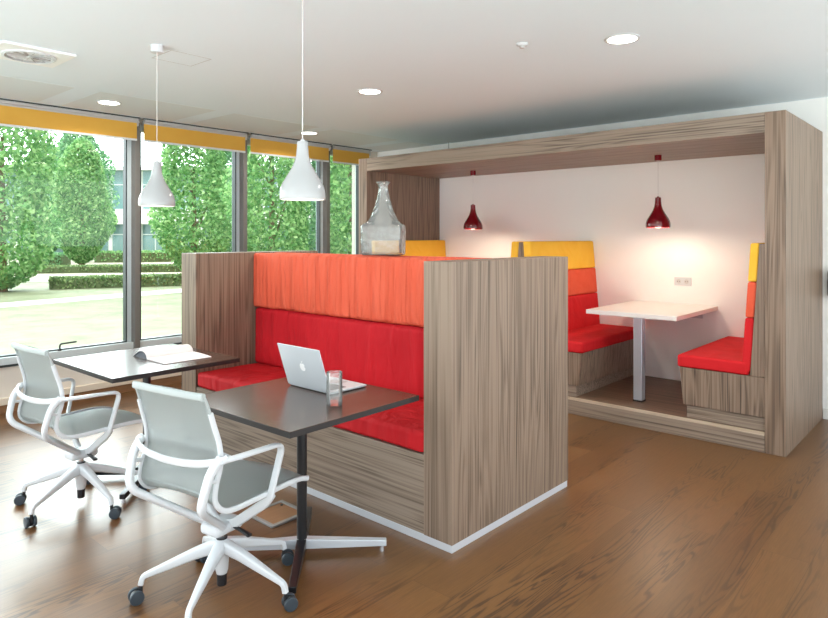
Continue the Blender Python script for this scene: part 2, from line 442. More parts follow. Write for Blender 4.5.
# yellow roller blinds
blab = {2: 'yellow roller blind at the far left', 3: 'yellow roller blind above the white lamp over the far table',
        4: 'yellow roller blind behind the nearer white pendant lamp', 5: 'short yellow roller blind next to the wooden alcove'}
for i in range(2, len(posts)):
    y0, y1 = ends[i]+.05, ends[i+1]-.02
    if i == 5: y1 = 5.96
    bl = thing('roller_blind', (XW+.1, (y0+y1)/2, 2.43), blab.get(i, 'yellow roller blind out of the frame'), 'blind', 'yellow roller blinds along the window wall')
    x = XW+.1
    MB().box((x-.002, y0, 2.435), (x+.002, y1, 2.59)).build('blind_fabric', blind_m, bl)
    MB().box((x-.007, y0, 2.418), (x+.007, y1, 2.438), .002).build('hem_bar', white_p, bl)
    MB().cyl((x-.02, y0, 2.60), (x-.02, y1, 2.60), .024, seg=16).build('roller_tube', rail_m, bl, smooth=40)
    MB().box((x-.05, y1+.002, 2.56), (x+.02, y1+.012, ZC), .001).build('bracket', rail_m, bl)
    hb = MB().box((x+.01, y0, 2.606), (x+.03, y1, ZC-.012), .002); hb.build('head_rail', rail_m, bl)
    MB().box((x+.03, y0-.02, ZC-.012), (x+.036, y1+.02, ZC-.001)).build('seal_strip', gasket_and_shade, bl)

# ceiling strip panels near the windows, access hatch
strip_m = mat('ceiling_metal_panel', (222, 229, 231), .6)
y = -.27; n = 9
while y < 6:
    structure(MB().box((-6.08, y, ZC-.0012), (-5.26, y+1.02, ZC)), 'trim_%d' % (n+1), strip_m, 'smooth grey metal panel in the ceiling along the windows', 'ceiling panel')['group'] = 'grey ceiling panels along the windows'
    n += 1; y += 1.21
hm = MB()
hx0, hx1, hy0, hy1 = -4.02, -3.76, 1.96, 2.235
for lo, hi in (((hx0, hy0), (hx1, hy0+.005)), ((hx0, hy1-.005), (hx1, hy1)), ((hx0, hy0), (hx0+.005, hy1)), ((hx1-.005, hy0), (hx1, hy1))):
    hm.box((*lo, ZC-.0006), (*hi, ZC+.001))
structure(hm, 'trim_%d' % (n+1), mat('hatch_edge', (186, 190, 190), .6), 'thin outline of an access hatch in the ceiling', 'hatch')

# ------------------------------------------------------------------ double booth sofa
sofa = thing('booth_sofa', (-3.17, 2.95, 0), 'long high-backed booth sofa with red seat and orange top cushions between wooden end panels', 'sofa')
YF, YR, ZT = 2.391, 3.507, 1.378
XL0, XL1, XR0, XR1 = -4.436, -4.234, -2.084, -1.907
p = MB().box((XL0, YF, .038), (XL1, YR, ZT), .0025).build('side_panel', wood_v2, sofa)
p = MB().box((XR0, YF, .038), (XR1, YR, ZT), .0025).build('side_panel', wood_v, sofa)
MB().box((XL0+.003, YF+.004, 0), (XR1-.003, YR-.004, .0375), .002).build('plinth', mat('plinth_aluminium', (214, 218, 224), .4, .25), sofa)
MB().box((XL1+.001, YF+.004, .0385), (XR0-.001, YR-.004, .428), .002).build('seat_base', wood_h, sofa)
MB().box((XL1+.001, 2.968, .43), (XR0-.001, 3.017, 1.366), .002).build('spine_board', wood_h, sofa)
g = .012
def scush(name, lo, hi, m, **kw): return MB().soft(lo, hi, **kw).build(name, m, sofa)
scush('seat_cushion', (XL1+g-.008, YF+.004, .431), (XR0-g+.004, 2.95, .532), red, r=.022, cuts=44, puff=(0, .004, .008), wr=.0035, wscale=(7, 5, 6), seed=3)
b1 = scush('back_cushion', (XL1+g, 2.868, .534), (XR0-g, 2.966, .958), red_dark, r=.03, cuts=44, puff=(0, .012, 0), wr=.0055, wscale=(5, 3, 1.3), seed=7)
b2 = scush('top_cushion', (XL1+g-.008, 2.860, .962), (XR0-g, 2.966, 1.374), orange, r=.024, cuts=54, puff=(0, .01, 0), wr=.0055, wscale=(13, 3, .9), seed=11)
scush('seat_cushion', (XL1+g, 3.03, .431), (XR0-g, YR-.006, .532), red, r=.022, cuts=24, puff=(0, 0, .008))
scush('back_cushion', (XL1+g, 3.019, .534), (XR0-g, 3.11, .958), red_dark, r=.03, cuts=24)
scush('top_cushion', (XL1+g, 3.019, .962), (XR0-g, 3.122, 1.374), orange, r=.024, cuts=24, wr=.002, wscale=(12, 3, .9), seed=5)

# ------------------------------------------------------------------ alcove with two booths
AF, AK = 4.955, YB
alc = thing('booth_alcove', (-3.17, 5.58, 0), 'large wooden box alcove with canopy and raised platform against the back wall', 'booth')
MB().box((-1.188, AF, 0), (-1.0585, AK-.002, 2.3595), .002).build('side_panel', wood_v2, alc)
MB().box((-5.278, AF, 0), (-5.15, AK-.002, 2.3595), .002).build('side_panel', wood_v, alc)
MB().box((-5.149, AF+.001, 2.218), (-1.189, AK-.002, 2.3595), .002).build('canopy', wood_h, alc)
pl = MB().box((-5.149, AF+.004, 0), (-1.189, AK-.002, .14), .002).build('platform', laminate('laminate_deck', 0, (122, 96, 76), (104, 80, 62), (74, 56, 43), off=9.), alc)
MB().box((-5.149, AF-.002, .001), (-1.189, AF+.004, .118), .001).build('platform_front', wood_h, alc)
MB().box((-5.149, AF-.003, .119), (-1.189, AF+.02, .1405), .001).build('platform_edge', laminate('laminate_edge', 0, (196, 178, 156), (184, 165, 142), (158, 138, 116), off=4.), alc)
MB().box((-3.184, AF+.03, .14), (-3.1785, AK-.002, 1.447), .002).build('divider_panel', wood_v, alc)

dark_red = fabric('booth_red', (210, 34, 40), (200, 28, 34), wr=(4, 4, 4), bump=.2)
b_orange = fabric('booth_orange', (224, 94, 66), (218, 86, 58), wr=(4, 4, 4), bump=.2)
def booth_bench(xb, d, label, tk=.04, th=.056):
    """bench against xb, facing d along x"""
    r = thing('booth_bench', (xb, 5.6, .141), label, 'bench', 'padded benches inside the wooden alcove')
    ya, yb = AF+.03, AK-.006; z = .141
    X = lambda u: xb+d*u
    def pr(poly, y0, y1): return MB().prism([(X(u), z+h) for u, h in poly], y0, y1, 1, .0015)
    pr([(.002, .096), (.560, .096), (.588, .372), (.002, .372)], ya, yb).build('seat_base', wood_v, r)
    pr([(.002, 0), (.538, 0), (.538, .095), (.002, .095)], ya+.012, yb).build('plinth', wood_h, r)
    pr([(.002, .374), (.10, .374), (tk, 1.306), (.002, 1.306)], ya+.004, yb).build('back_panel', wood_v, r)
    sc = MB().soft((min(X(.11), X(.604)), ya-.008, z+.374), (max(X(.11), X(.604)), yb, z+.466), .018, 26, (0, 0, .004), .0015, (4, 4, 4), xb)
    sc.build('seat_cushion', dark_red, r)
    # back cushions lean with the panel: sheared in x
    for nm, m, h0, h1 in (('back_cushion', dark_red, .40, .782), ('middle_cushion', b_orange, .784, 1.036), ('top_cushion', yellow, 1.038, 1.312)):
        mb = MB().soft((0, ya-.004, z+h0), (th, yb, z+h1), .014, 22, (.005, 0, 0), .0012, (4, 4, 4), xb+h0)
        for v in mb.bm.verts:
            t = (v.co.z-z-.374)/(1.306-.374)
            v.co.x = X(v.co.x + .102 - (.1-tk)*t)
        if d < 0: bmesh.ops.reverse_faces(mb.bm, faces=mb.bm.faces)
        mb.build(nm, m, r)
    return r
booth_bench(-1.19, -1, 'padded booth bench against the tall right end panel, at the right of the white table')
booth_bench(-3.1775, 1, 'padded booth bench facing the white table, its yellow top rising behind the wooden sofa panel', .014, .075)
booth_bench(-3.185, -1, 'booth bench showing only a thin yellow edge, back to back with the middle bench', .02, .075)
booth_bench(-5.15, 1, 'padded booth bench at the dark end panel, yellow top beside the glass vase')

# white alcove table
bt = thing('booth_table', (-2.265, 5.68, .141), 'white booth table on one square steel leg inside the alcove', 'table')
MB().box((-2.648, 5.185, .829), (-1.872, AK-.004, .866), .003).build('tabletop', mat('white_laminate', (236, 232, 228), .3), bt)
lg = MB().box((-2.226, 5.19, .152), (-2.154, 5.262, .828), .004).build('leg', mat('satin_steel', (196, 204, 214), .3, .55), bt)
MB().box((-2.23, 5.186, .1415), (-2.15, 5.266, .151), .002).build('foot_plate', black_p, lg)
MB().box((-2.5, AK-.03, .745), (-2.0, AK-.004, .828), .002).build('wall_bracket', white_p, bt)

# ------------------------------------------------------------------ wall fittings
so = thing('wall_socket', (-2.184, AK, 1.075), 'white double power socket on the wall above the white table', 'socket')
MB().box((-2.262, AK-.011, 1.037), (-2.106, AK-.0005, 1.115), .003).build('cover_plate', white_p, so)
for dx in (-.036, .036):
    q = MB().lathe([(.021, 0), (.021, .002)], seg=24, M=Matrix.Translation((-2.184+dx, AK-.011, 1.076)) @ Matrix.Rotation(PI/2, 4, 'X')).build('socket_well', mat('socket_grey', (196, 196, 194), .5), so)
    MB().cyl((-2.184+dx-.009, AK-.0135, 1.076), (-2.184+dx-.009, AK-.0125, 1.076), .0035, seg=10).cyl((-2.184+dx+.009, AK-.0135, 1.076), (-2.184+dx+.009, AK-.0125, 1.076), .0035, seg=10).build('pin_hole', black_p, q)
wf = thing('wall_fitting', (-.955, AK, 1.12), 'black rounded fitting on the white wall at the right edge', 'wall fitting')
MB().soft((-1.018, AK-.06, 1.0), (-.9, AK-.012, 1.23), .024, 10).build('housing', black_p, wf)
MB().box((-.985, AK-.013, 1.02), (-.915, AK-.0005, 1.21), .002).build('back_plate', black_m, wf)

# ------------------------------------------------------------------ cafe tables
top_m, _nt, _b = newmat('dark_brown_laminate')
_n = N(_nt, 'ShaderNodeTexNoise', Scale=1., Detail=4.); _nt.links.new(coords(_nt, (18, 2.5, 2)), _n.inputs['Vector'])
_r = ramp(_nt, [(.3, lin((72, 54, 45))), (.7, lin((90, 70, 59)))]); _nt.links.new(_n.outputs['Fac'], _r.inputs['Fac']); _nt.links.new(_r.outputs['Color'], _b.inputs['Base Color'])
_b.inputs['Roughness'].default_value = .24
leg_sheen = mat('leg_window_sheen', (206, 212, 218), .32, .25)  # window reflection on two opposite legs, put into their pale colour
def cafe_table(loc, sx, sy, rot, label, bright):
    t = thing('cafe_table', (0, 0, 0), label, 'table', 'square pedestal tables in front of the sofa')
    tp = MB().box((-sx/2, -sy/2, .7376), (sx/2, sy/2, .74), .001).build('tabletop', top_m, t)
    MB().box((-sx/2, -sy/2, .714), (sx/2, sy/2, .7375), .001).build('edge_band', mat('black_edge', (34, 30, 30), .4), tp)
    MB().cyl((0, 0, .06), (0, 0, .70), .024, seg=28).build('pole', black_m, t, smooth=40)
    MB().box((-.14, -.14, .70), (.14, .14, .7135), .003).build('mounting_plate', black_m, t)
    for k in range(4):
        a = PI/4+k*PI/2; dx, dy = math.cos(a), math.sin(a); R = .40
        b = bmesh.new(); px, py = -dy, dx; vs = []
        for rr, hw, z0, z1 in ((.0, .023, .028, .074), (R, .016, .026, .054)):
            for sg, zz in ((-1, z0), (1, z0), (1, z1), (-1, z1)): vs.append(b.verts.new((dx*rr+px*hw*sg, dy*rr+py*hw*sg, zz)))
        for f in ((0, 1, 2, 3), (7, 6, 5, 4), (0, 4, 5, 1), (1, 5, 6, 2), (2, 6, 7, 3), (3, 7, 4, 0)): b.faces.new([vs[i] for i in f])
        bmesh.ops.recalc_face_normals(b, faces=b.faces); bmesh.ops.bevel(b, geom=b.edges[:], offset=.003, segments=2, affect='EDGES', profile=.5)
        l = MB().add(b).build('leg', leg_sheen if (bright and k in (0, 2)) else black_m, t)
        MB().cyl((dx*(R-.02), dy*(R-.02), 0), (dx*(R-.02), dy*(R-.02), .027), .012, .009, 12).build('glide', alu_pol, l, smooth=40)
    t.location = loc; t.rotation_euler = (0, 0, rot); return t
cafe_table((-2.444, 1.927, 0), .80, .775, .018, 'dark square pedestal table with the laptop and the glass on it', True)
cafe_table((-3.925, 1.885, 0), .83, .79, .012, 'dark square pedestal table by the window with the open magazine on it', False)

# laptop
lt = thing('laptop', (-2.52, 2.03, .7405), 'open silver laptop seen from behind on the nearer dark table', 'laptop')
sil = mat('anodised_silver', (208, 214, 219), .38, .25)
MB().box((-2.683, 2.035, .744), (-2.358, 2.27, .7545), .004).build('base', sil, lt)
MB().box((-2.676, 2.04, .7408), (-2.365, 2.264, .7439)).build('underside', black_p, lt)
kb = MB().box((-2.65, 2.065, .7545), (-2.39, 2.16, .7552)).build('keyboard', mat('key_black', (40, 34, 36), .5), lt)
MB().box((-2.57, 2.175, .7545), (-2.47, 2.245, .7550)).build('trackpad', mat('trackpad_grey', (176, 178, 180), .35), lt)
a = math.radians(72); R = Matrix.Translation((0, 2.033, .752)) @ Matrix.Rotation(a-PI, 4, 'X') @ Matrix.Scale(1, 4)
# lid built flat (y = up the lid, z = its back) then raised
LM = Matrix(((1, 0, 0, 0), (0, -math.cos(a), -math.sin(a), 2.033), (0, math.sin(a), -math.cos(a), .752), (0, 0, 0, 1)))
lid = MB().box((-2.683, 0, 0), (-2.358, .225, .006), .0025); lid_o = lid.build('lid', sil, lt, M=LM)
MB().box((-2.675, .008, -.0006), (-2.366, .218, 0)).build('screen', mat('screen_black', (20, 21, 24), .12), lid_o, M=LM)
lg = MB()
ap = []
for kk in range(40):
    t_ = 2*PI*kk/40; rr = .0155*(1-.16*math.exp(-((t_-PI/2)/.28)**2)-.10*math.exp(-((t_-1.5*PI)/.25)**2))
    ap.append((rr*math.cos(t_), rr*1.06*math.sin(t_)))
bite = lambda q: (q[0], q[1]) if (q[0]-.0185)**2+(q[1]-.002)**2 > .0075**2 else tuple(V((.0185, .002))+(V(q)-V((.0185, .002))).normalized()*.0075)
ap = [bite(q) for q in ap]
# seen from the back the lid is mirrored, so the bite is laid to the viewer's right
lg.prism([(-2.5205+1.3*x_, .116+1.3*y_) for x_, y_ in ap], .006, .0064, 2)
lg.prism([(-2.5175+.006*math.cos(t_), .116+.028+.003*math.sin(t_)+.003*math.cos(t_)) for t_ in [2*PI*q/16 for q in range(16)]], .006, .0064, 2)
lg.build('logo', mat('logo_white', (250, 250, 250), .3), lid_o, M=LM)

# drinking glass with water
gl = thing('drinking_glass', (-2.215, 1.93, .7405), 'clear tumbler of water on the nearer dark table beside the laptop', 'glass')
o_, i_ = .036, .0325
MB().lathe([(.0, 0), (o_-.002, 0), (o_, .003), (o_, .148), (o_-.0015, .149), (i_, .148), (i_, .014), (0, .012)][1:-1], (-2.215, 1.93, .741), 40).build('glass_body', tumbler_m, gl, smooth=40)
MB().lathe([(i_-.0004, .0145), (i_-.0004, .105)], (-2.215, 1.93, .741), 40).build('water', water_m, gl, smooth=40)

# open magazine on the far table
mg = thing('magazine', (-3.86, 2.0, .7405), 'open magazine with curled pages lying on the far dark table', 'magazine')
paper = mat('paper', (244, 238, 236), .6); cover = mat('magazine_cover', (34, 40, 58), .35)
y0, y1 = 1.865, 2.175
MB().prism([(-3.885, .7415), (-3.66, .7415), (-3.66, .7455), (-3.72, .749), (-3.80, .752), (-3.885, .752)], y0, y1, 1, .0005).build('page_block', paper, mg)
arc = [(-3.885, .7525), (-3.895, .772), (-3.925, .787), (-3.965, .789), (-4.005, .778), (-4.045, .758), (-4.07, .7425)]
ac = cr([(x_, 0, z_) for x_, z_ in arc], 5)
def shell(off0, off1):
    A = []; B = []
    for i in range(len(ac)):
        t_ = (ac[min(i+1, len(ac)-1)]-ac[max(i-1, 0)]).normalized(); nn = V((t_.z, 0, -t_.x))
        if nn.z < 0: nn = -nn
        A.append((ac[i].x+nn.x*off0, max(.7412, ac[i].z+nn.z*off0))); B.append((ac[i].x+nn.x*off1, max(.7412, ac[i].z+nn.z*off1)))
    return A+B[::-1]
MB().prism(shell(-.004, 0), y0, y1, 1).build('curled_pages', paper, mg, smooth=30)
MB().prism(shell(-.0055, -.0042), y0-.001, y1+.001, 1).build('cover', cover, mg, smooth=30)
MB().prism([(-4.07, .7412), (-3.885, .7412), (-3.885, .746), (-3.9, .762), (-3.93, .776), (-3.965, .778), (-4.0, .768), (-4.04, .750)], y0+.004, y1-.004, 1).build('hollow_fill', cover, mg)  # dark fill in the hollow under the curled pages

# floor box
fb = thing('floor_box', (-2.86, 2.12, 0), 'grey framed floor outlet box lid in the planks between the nearer chair and the sofa', 'floor box')
fbx = MB(); X0, X1, Y0_, Y1_ = -3.0, -2.76, 1.985, 2.225; wv = .022
for lo, hi in (((X0, Y0_), (X1, Y0_+wv)), ((X0, Y1_-wv), (X1, Y1_)), ((X0, Y0_+wv), (X0+wv, Y1_-wv)), ((X1-wv, Y0_+wv), (X1, Y1_-wv))):
    fbx.box((*lo, .0005), (*hi, .012), .002)
fbx.build('frame', mat('box_steel', (160, 160, 160), .4, .5), fb)
MB().box((X0+wv, Y0_+wv, .0005), (X1-wv, Y1_-wv, .007)).build('lid', noisy('oak_inlay', (140, 98, 64), (156, 112, 74), (20, 2, 2), .4), fb)
MB().cyl((X0+.05, Y1_-.04, .007), (X0+.05, Y1_-.04, .011), .008, seg=12).build('pull_ring', black_p, fb)

# glass vase on the sofa's back
vs = thing('vase', (-2.954, 2.992, 1.3765), 'large clear crackled glass vase with slender neck on top of the orange sofa back', 'vase')
def sq(aa, z_):
    n_ = 2 + 6*max(0., min(1., (.215-z_)/.02)); c_, s_ = math.cos(aa), math.sin(aa)
    k_ = (abs(c_)**n_+abs(s_)**n_)**(-1/n_)
    fl = .66 if z_ < .2 else .66+.34*min(1., (z_-.2)/.06)
    return k_*c_, k_*s_*fl
prof = [(.122, 0), (.131, .006), (.134, .02), (.136, .17), (.133, .190), (.124, .200), (.113, .208), (.100, .224), (.083, .252), (.062, .298), (.046, .352), (.035, .40), (.029, .438), (.033, .456), (.046, .470), (.049, .474)]
inner = [(r_-.006, max(z_, .008)-.0) for r_, z_ in prof][::-1]
inner[0] = (.044, .474); inner[-1] = (.11, .012); inner[-2] = (.124, .016)
vm = MB().lathe(prof+inner, (0, 0, 0), 64, shape=sq)
vm.build('vase_body', vase_m, vs, smooth=50, M=Matrix.Translation((-2.954, 2.992, 1.378)) @ Matrix.Rotation(YAW-.2, 4, 'Z') @ Matrix.Diagonal((1, 1, 1, 1)))

# ------------------------------------------------------------------ lamps
def light(name, typ, loc, power, color=(1, 1, 1), size=.1, parent=None, rot=None, **kw):
    l = bpy.data.lights.new(name, typ); l.energy = power; l.color = color
    if typ == 'AREA': l.shape = 'DISK'; l.size = size
    else: l.shadow_soft_size = size
    for k_, v_ in kw.items(): setattr(l, k_, v_)
    o = bpy.data.objects.new(name, l); COL.objects.link(o)
    o.location = loc
    if parent: o.parent = parent; o.location = V(loc)-parent.location
    if rot: o.rotation_euler = rot
    return o
SH = [(.985, 0.), (1., .02), (1., .09), (.985, .15), (.94, .22), (.86, .29), (.76, .355), (.65, .425), (.54, .495), (.44, .565), (.365, .635), (.305, .71), (.27, .79), (.25, .88), (.24, .97), (.235, 1.)]
SH = [(a_, b_) for a_, b_ in SH]
def pendant(loc_xy, ztop, canopy_z, m, mc, label, group, power, col, box=False):
    x_, y_ = loc_xy; hh, rr = .265, .104
    r = thing('pendant_lamp', (x_, y_, canopy_z), label, 'lamp', group)
    zb = ztop-hh
    outp = [(rr*a_, zb+hh*b_) for a_, b_ in SH]
    innp = [(max(.008, rr*a_-.0035), zb+hh*b_) for a_, b_ in SH[::-1]]
    innp = [(max(.012, r_-.0), min(z_, ztop-.006)) for r_, z_ in innp]
    MB().lathe([*innp[::-1], *outp] if False else outp[::-1]+innp[::-1], (x_, y_, 0), 48, cap0=True, cap1=True).build('lamp_shade', m, r, smooth=60)
    MB().lathe([(.012, ztop), (.011, ztop+.005), (.004, ztop+.012)], (x_, y_, 0), 20).build('shade_cap', mc, r, smooth=40)
    MB().cyl((x_, y_, ztop+.011), (x_, y_, canopy_z-.04), .0022, seg=8).build('cord', mat('cord_pale', (214, 214, 212), .5), r)
    if box: cm = MB().lathe([(.030, -.045), (.036, -.04), (.036, 0)], (x_, y_, canopy_z), 28)
    else: cm = MB().lathe([(.026, -.05), (.030, -.046), (.030, 0)], (x_, y_, canopy_z), 28)
    cm.build('ceiling_rose', mc, r, smooth=40)
    bz = zb+.085
    MB().lathe([(.006, -.03), (.02, -.024), (.028, -.008), (.028, .006), (.018, .026), (.012, .05)], (x_, y_, bz), 20).build('bulb', emit('bulb_'+label[:6], (255, 226, 184), 6.), r, smooth=60)
    light('lamp_light', 'POINT', (x_, y_, zb+.03), power, col, .03, r)
    return r
wine = mat('wine_red_gloss', (112, 8, 22), .1, spec=.7)
pendant((-3.737, 1.857), 1.945, ZC, white_gloss, white_p, 'white pendant lamp hanging over the far table in front of the window mullion', 'white pendant lamps over the square tables', .6, (1, .93, .82), True)
pendant((-2.352, 1.858), 1.932, ZC, white_gloss, white_p, 'white pendant lamp hanging over the table with the laptop', 'white pendant lamps over the square tables', .6, (1, .93, .82), True)
pendant((-4.251, 5.7), 1.842, 2.217, wine, wine, 'dark red pendant lamp hanging nearer the dark end panel of the alcove', 'dark red pendant lamps in the alcove', 10., (1, .84, .62))
pendant((-2.219, 5.7), 1.842, 2.217, wine, wine, 'dark red pendant lamp hanging over the white booth table', 'dark red pendant lamps in the alcove', 10., (1, .84, .62))

dl_m = emit('downlight_glow', (255, 246, 232), 9.)
def downlight(x_, y_, label, r_=.085, power=9., ZC=ZC):
    d = thing('downlight', (x_, y_, ZC), label, 'downlight', 'round recessed ceiling downlights')
    MB().lathe([(r_, 0), (r_+.014, 0), (r_+.014, -.004), (r_+.006, -.007), (r_-.002, -.006), (r_-.002, -.001)], (x_, y_, ZC), 40, cap0=False, cap1=False).build('trim_ring', white_p, d, smooth=40)
    MB().lathe([(r_-.003, -.004), (r_-.003, -.0005)], (x_, y_, ZC), 40).build('diffuser', dl_m, d)
    light('downlight_beam', 'AREA', (x_, y_, ZC-.012), power, (1, .93, .83), .15, d, spread=math.radians(150))
downlight(-1.605, 3.587, 'largest round downlight, nearest the right end of the alcove')
downlight(-3.664, 3.561, 'round downlight in the ceiling in front of the alcove canopy')
downlight(-5.619, 2.368, 'round downlight above the far left roller blind', ZC=ZC-.0013)
downlight(-5.636, 4.542, 'small round downlight behind the cord of the nearer white pendant', ZC=ZC-.0013)

# ceiling air diffuser, detector, cable
vt = thing('ceiling_vent', (-4.49, 1.41, ZC), 'square white ceiling vent with round swirl grille', 'vent')
MB().box((-4.70, 1.20, ZC-.016), (-4.29, 1.61, ZC-.0005), .003).build('face_plate', mat('plate_white', (240, 243, 243), .45), vt)
c0 = (-4.495, 1.405)
MB().lathe([(.155, 0), (.150, -.012), (.135, -.016), (.128, -.012)], (*c0, ZC-.011), 48, cap1=False).build('swirl_ring', white_p, vt, smooth=40)
MB().lathe([(.127, 0), (.127, -.0012)], (*c0, ZC-.0125), 48).build('opening', mat('vent_dark', (150, 154, 152), .7), vt)
for q in range(12):
    a_ = 2*PI*q/12
    M = Matrix.Translation((*c0, ZC-.018)) @ Matrix.Rotation(a_, 4, 'Z') @ Matrix.Rotation(.6, 4, 'X')
    b = MB().box((.02, -.010, -.001), (.122, .010, .001)); b.build('vane', rail_m, vt, M=M)
MB().lathe([(.022, 0), (.018, -.012)], (*c0, ZC-.012), 20).build('hub', white_p, vt, smooth=40)
sd = thing('smoke_detector', (-2.088, 3.284, ZC), 'small white round detector on the ceiling between two downlights', 'detector')
MB().lathe([(.034, 0), (.034, -.008), (.028, -.014)], (-2.088, 3.284, ZC), 28).build('base_plate', white_p, sd, smooth=40)
MB().lathe([(.018, -.014), (.014, -.026)], (-2.088, 3.284, ZC), 20).build('sensor', rail_m, sd, smooth=40)
tag(MB().cyl((-4.93, 6.12, 2.36), (-4.93, 6.12, ZC), .006, seg=10).build('power_cable', rail_m, origin=(-4.93, 6.12, 2.36)), 'thin grey cable dropping from the ceiling onto the alcove canopy', 'cable')

# ------------------------------------------------------------------ task chair
def make_chair(label, star):
    r = thing('office_chair', (0, 0, 0), label, 'chair', 'grey mesh swivel chairs at the square tables')
    # side profile (y, z) from the top of the back to the front of the seat, half width
    prof_ = [(-.268, .908, .205), (-.250, .868, .207), (-.226, .79, .211), (-.204, .715, .215), (-.200, .64, .218), (-.222, .57, .219), (-.228, .51, .220),
             (-.196, .468, .222), (-.14, .452, .222), (-.04, .452, .224), (.08, .456, .226), (.18, .456, .226), (.235, .450, .222), (.292, .434, .214)]
    P = cr([(p_[0], p_[1], p_[2]) for p_ in prof_], 5)
    def sheet(i0, i1, nm):
        b = bmesh.new(); rows = []; nx = 12
        for i in range(i0, i1+1):
            y_, z_, w_ = P[i]; row = []
            t_ = (P[min(i+1, len(P)-1)]-P[max(i-1, 0)]); nn = V((0, t_.y, -t_.x)).normalized()   # towards the sitter's underside
            for k_ in range(nx+1):
                s_ = -1+2*k_/nx
                sag = .016*(1-s_*s_)
                row.append(b.verts.new((s_*w_, y_-nn.y*sag, z_-nn.z*sag) if False else (s_*w_, y_+nn.y*sag*-1, z_+nn.z*sag*-1)))
            rows.append(row)
        for A, B in zip(rows, rows[1:]):
            for k_ in range(nx): b.faces.new((A[k_], A[k_+1], B[k_+1], B[k_]))
        bmesh.ops.solidify(b, geom=b.faces[:], thickness=.004)
        return MB().add(b).build(nm, net_m, r, smooth=180)
    mid = 5*6
    sheet(0, mid, 'backrest'); sheet(mid, len(P)-1, 'seat')
    # rolled head and front edges
    hr = MB().sweep([(s_*.207, -.268-.010*(1-s_*s_), .904) for s_ in [-1+q/6 for q in range(13)]], rsec(.02, .03, .009), up=(0, 0, 1)).build('head_roll', net_m, r, smooth=60)
    MB().sweep([(s_*.216, .292, .432-.012*(1-s_*s_)) for s_ in [-1+q/6 for q in range(13)]], rsec(.022, .018, .008)).build('front_rail', white_p, r, smooth=60)
    for sg in (-1, 1):
        pts = [(sg*(w_+.004), y_, z_) for y_, z_, w_ in P[7:]]
        MB().sweep(pts, rsec(.013, .022, .006), up=(0, 1, 0)).build('side_rail', white_p, r, smooth=60)
        pts2 = [(sg*(w_+.002), y_, z_) for y_, z_, w_ in P[:8]]
        MB().sweep(pts2, rsec(.008, .012, .0035), up=(0, 1, 0)).build('rail_tip', net_m, r, smooth=60)
    # bow behind the back at arm height
    bow = cr([(-.256, -.200, .668), (-.240, -.228, .662), (-.15, -.262, .648), (0, -.276, .642), (.15, -.262, .648), (.240, -.228, .662), (.256, -.200, .668)], 6)
    MB().sweep(bow, rsec(.017, .030, .008), up=(0, 0, 1)).build('back_bow', white_p, r, smooth=60)
    for sg in (-1, 1):
        arm = fillet([(sg*.248, -.222, .662), (sg*.260, -.13, .660), (sg*.264, .088, .652), (sg*.244, .035, .44)], .045, 6)
        MB().sweep(arm, rsec(.030, .017, .007), up=(0, 0, 1)).build('armrest', white_p, r, smooth=60)
        fs = fillet([(sg*.244, .044, .455), (sg*.22, .035, .415), (sg*.06, .012, .300), (0, 0, .287)], .03, 5)
        MB().sweep(fs, rsec(.040, .022, .008), up=(0, 1, 0)).build('front_strut', white_p, r, smooth=60)
        rs_ = fillet([(sg*.238, -.214, .672), (sg*.230, -.258, .625), (sg*.214, -.292, .492), (sg*.05, -.04, .305), (0, 0, .285)], .05, 6)
        MB().sweep(rs_, rsec(.026, .036, .010), up=(1, 0, 0)).build('rear_strut', white_p, r, smooth=60)
        # clamp between the rail and the strut
        MB().sweep([(sg*.224, -.268, .595), (sg*.222, -.225, .585)], rsec(.02, .014, .006)).build('rail_clamp', white_p, r, smooth=60)
    MB().soft((-.055, -.075, .262), (.055, .075, .312), .02, 10).build('mechanism', white_p, r)
    lv = MB().sweep([(.05, .01, .292), (.11, .005, .288), (.165, 0, .282)], rsec(.02, .011, .005), scale=[.8, 1., 1.2]).build('lever', black_p, r, smooth=60)
    MB().cyl((0, 0, .20), (0, 0, .268), .014, seg=20).build('gas_column', alu_pol, r, smooth=40)
    hb_ = MB().lathe([(.022, .085), (.026, .10), (.034, .205), (.034, .224), (.024, .231)], (0, 0, 0), 28).build('base_hub', white_p, r, smooth=40)
    MB().lathe([(.019, .036), (.02, .04), (.021, .0855)], (0, 0, 0), 24).build('column_foot', black_p, r, smooth=40)
    MB().lathe([(.023, .231), (.023, .238)], (0, 0, 0), 24).build('collar', black_p, r, smooth=40)
    for k_ in range(5):
        an = star+k_*2*PI/5; d_ = V((math.cos(an), math.sin(an), 0)); q_ = V((-d_.y, d_.x, 0))
        pts = fillet([d_*.015+V((0, 0, .202)), d_*.10+V((0, 0, .180)), d_*.313+V((0, 0, .104)), d_*.32+V((0, 0, .071))], .016, 4)
        n_ = len(pts); scl = [(1.35-.75*min(1., (p_.xy.length/.3)), 1.5-.9*min(1., p_.xy.length/.3)) for p_ in pts]
        MB().sweep(pts, rsec(.036, .036, .008), up=(0, 0, 1), scale=scl).build('base_arm', white_p, r, smooth=60)
        ca = an + (.9, -.58, 2.2, .4, -2.0)[k_]; w0 = V((math.cos(ca), math.sin(ca), 0)); ax = V((-w0.y, w0.x, 0))
        piv = d_*.32; c_ = piv + w0*.018 + V((0, 0, .0285))
        cs = MB().cyl(piv+V((0, 0, .04)), piv+V((0, 0, .074)), .008, seg=12)
        M = Matrix.Translation(c_-ax*.009) @ ax.to_track_quat('Z', 'Y').to_matrix().to_4x4()
        cs.lathe([(.016, 0), (.024, .004), (.024, .014), (.016, .018)], seg=20, M=M)
        co_ = cs.build('caster', black_p, r, smooth=40)
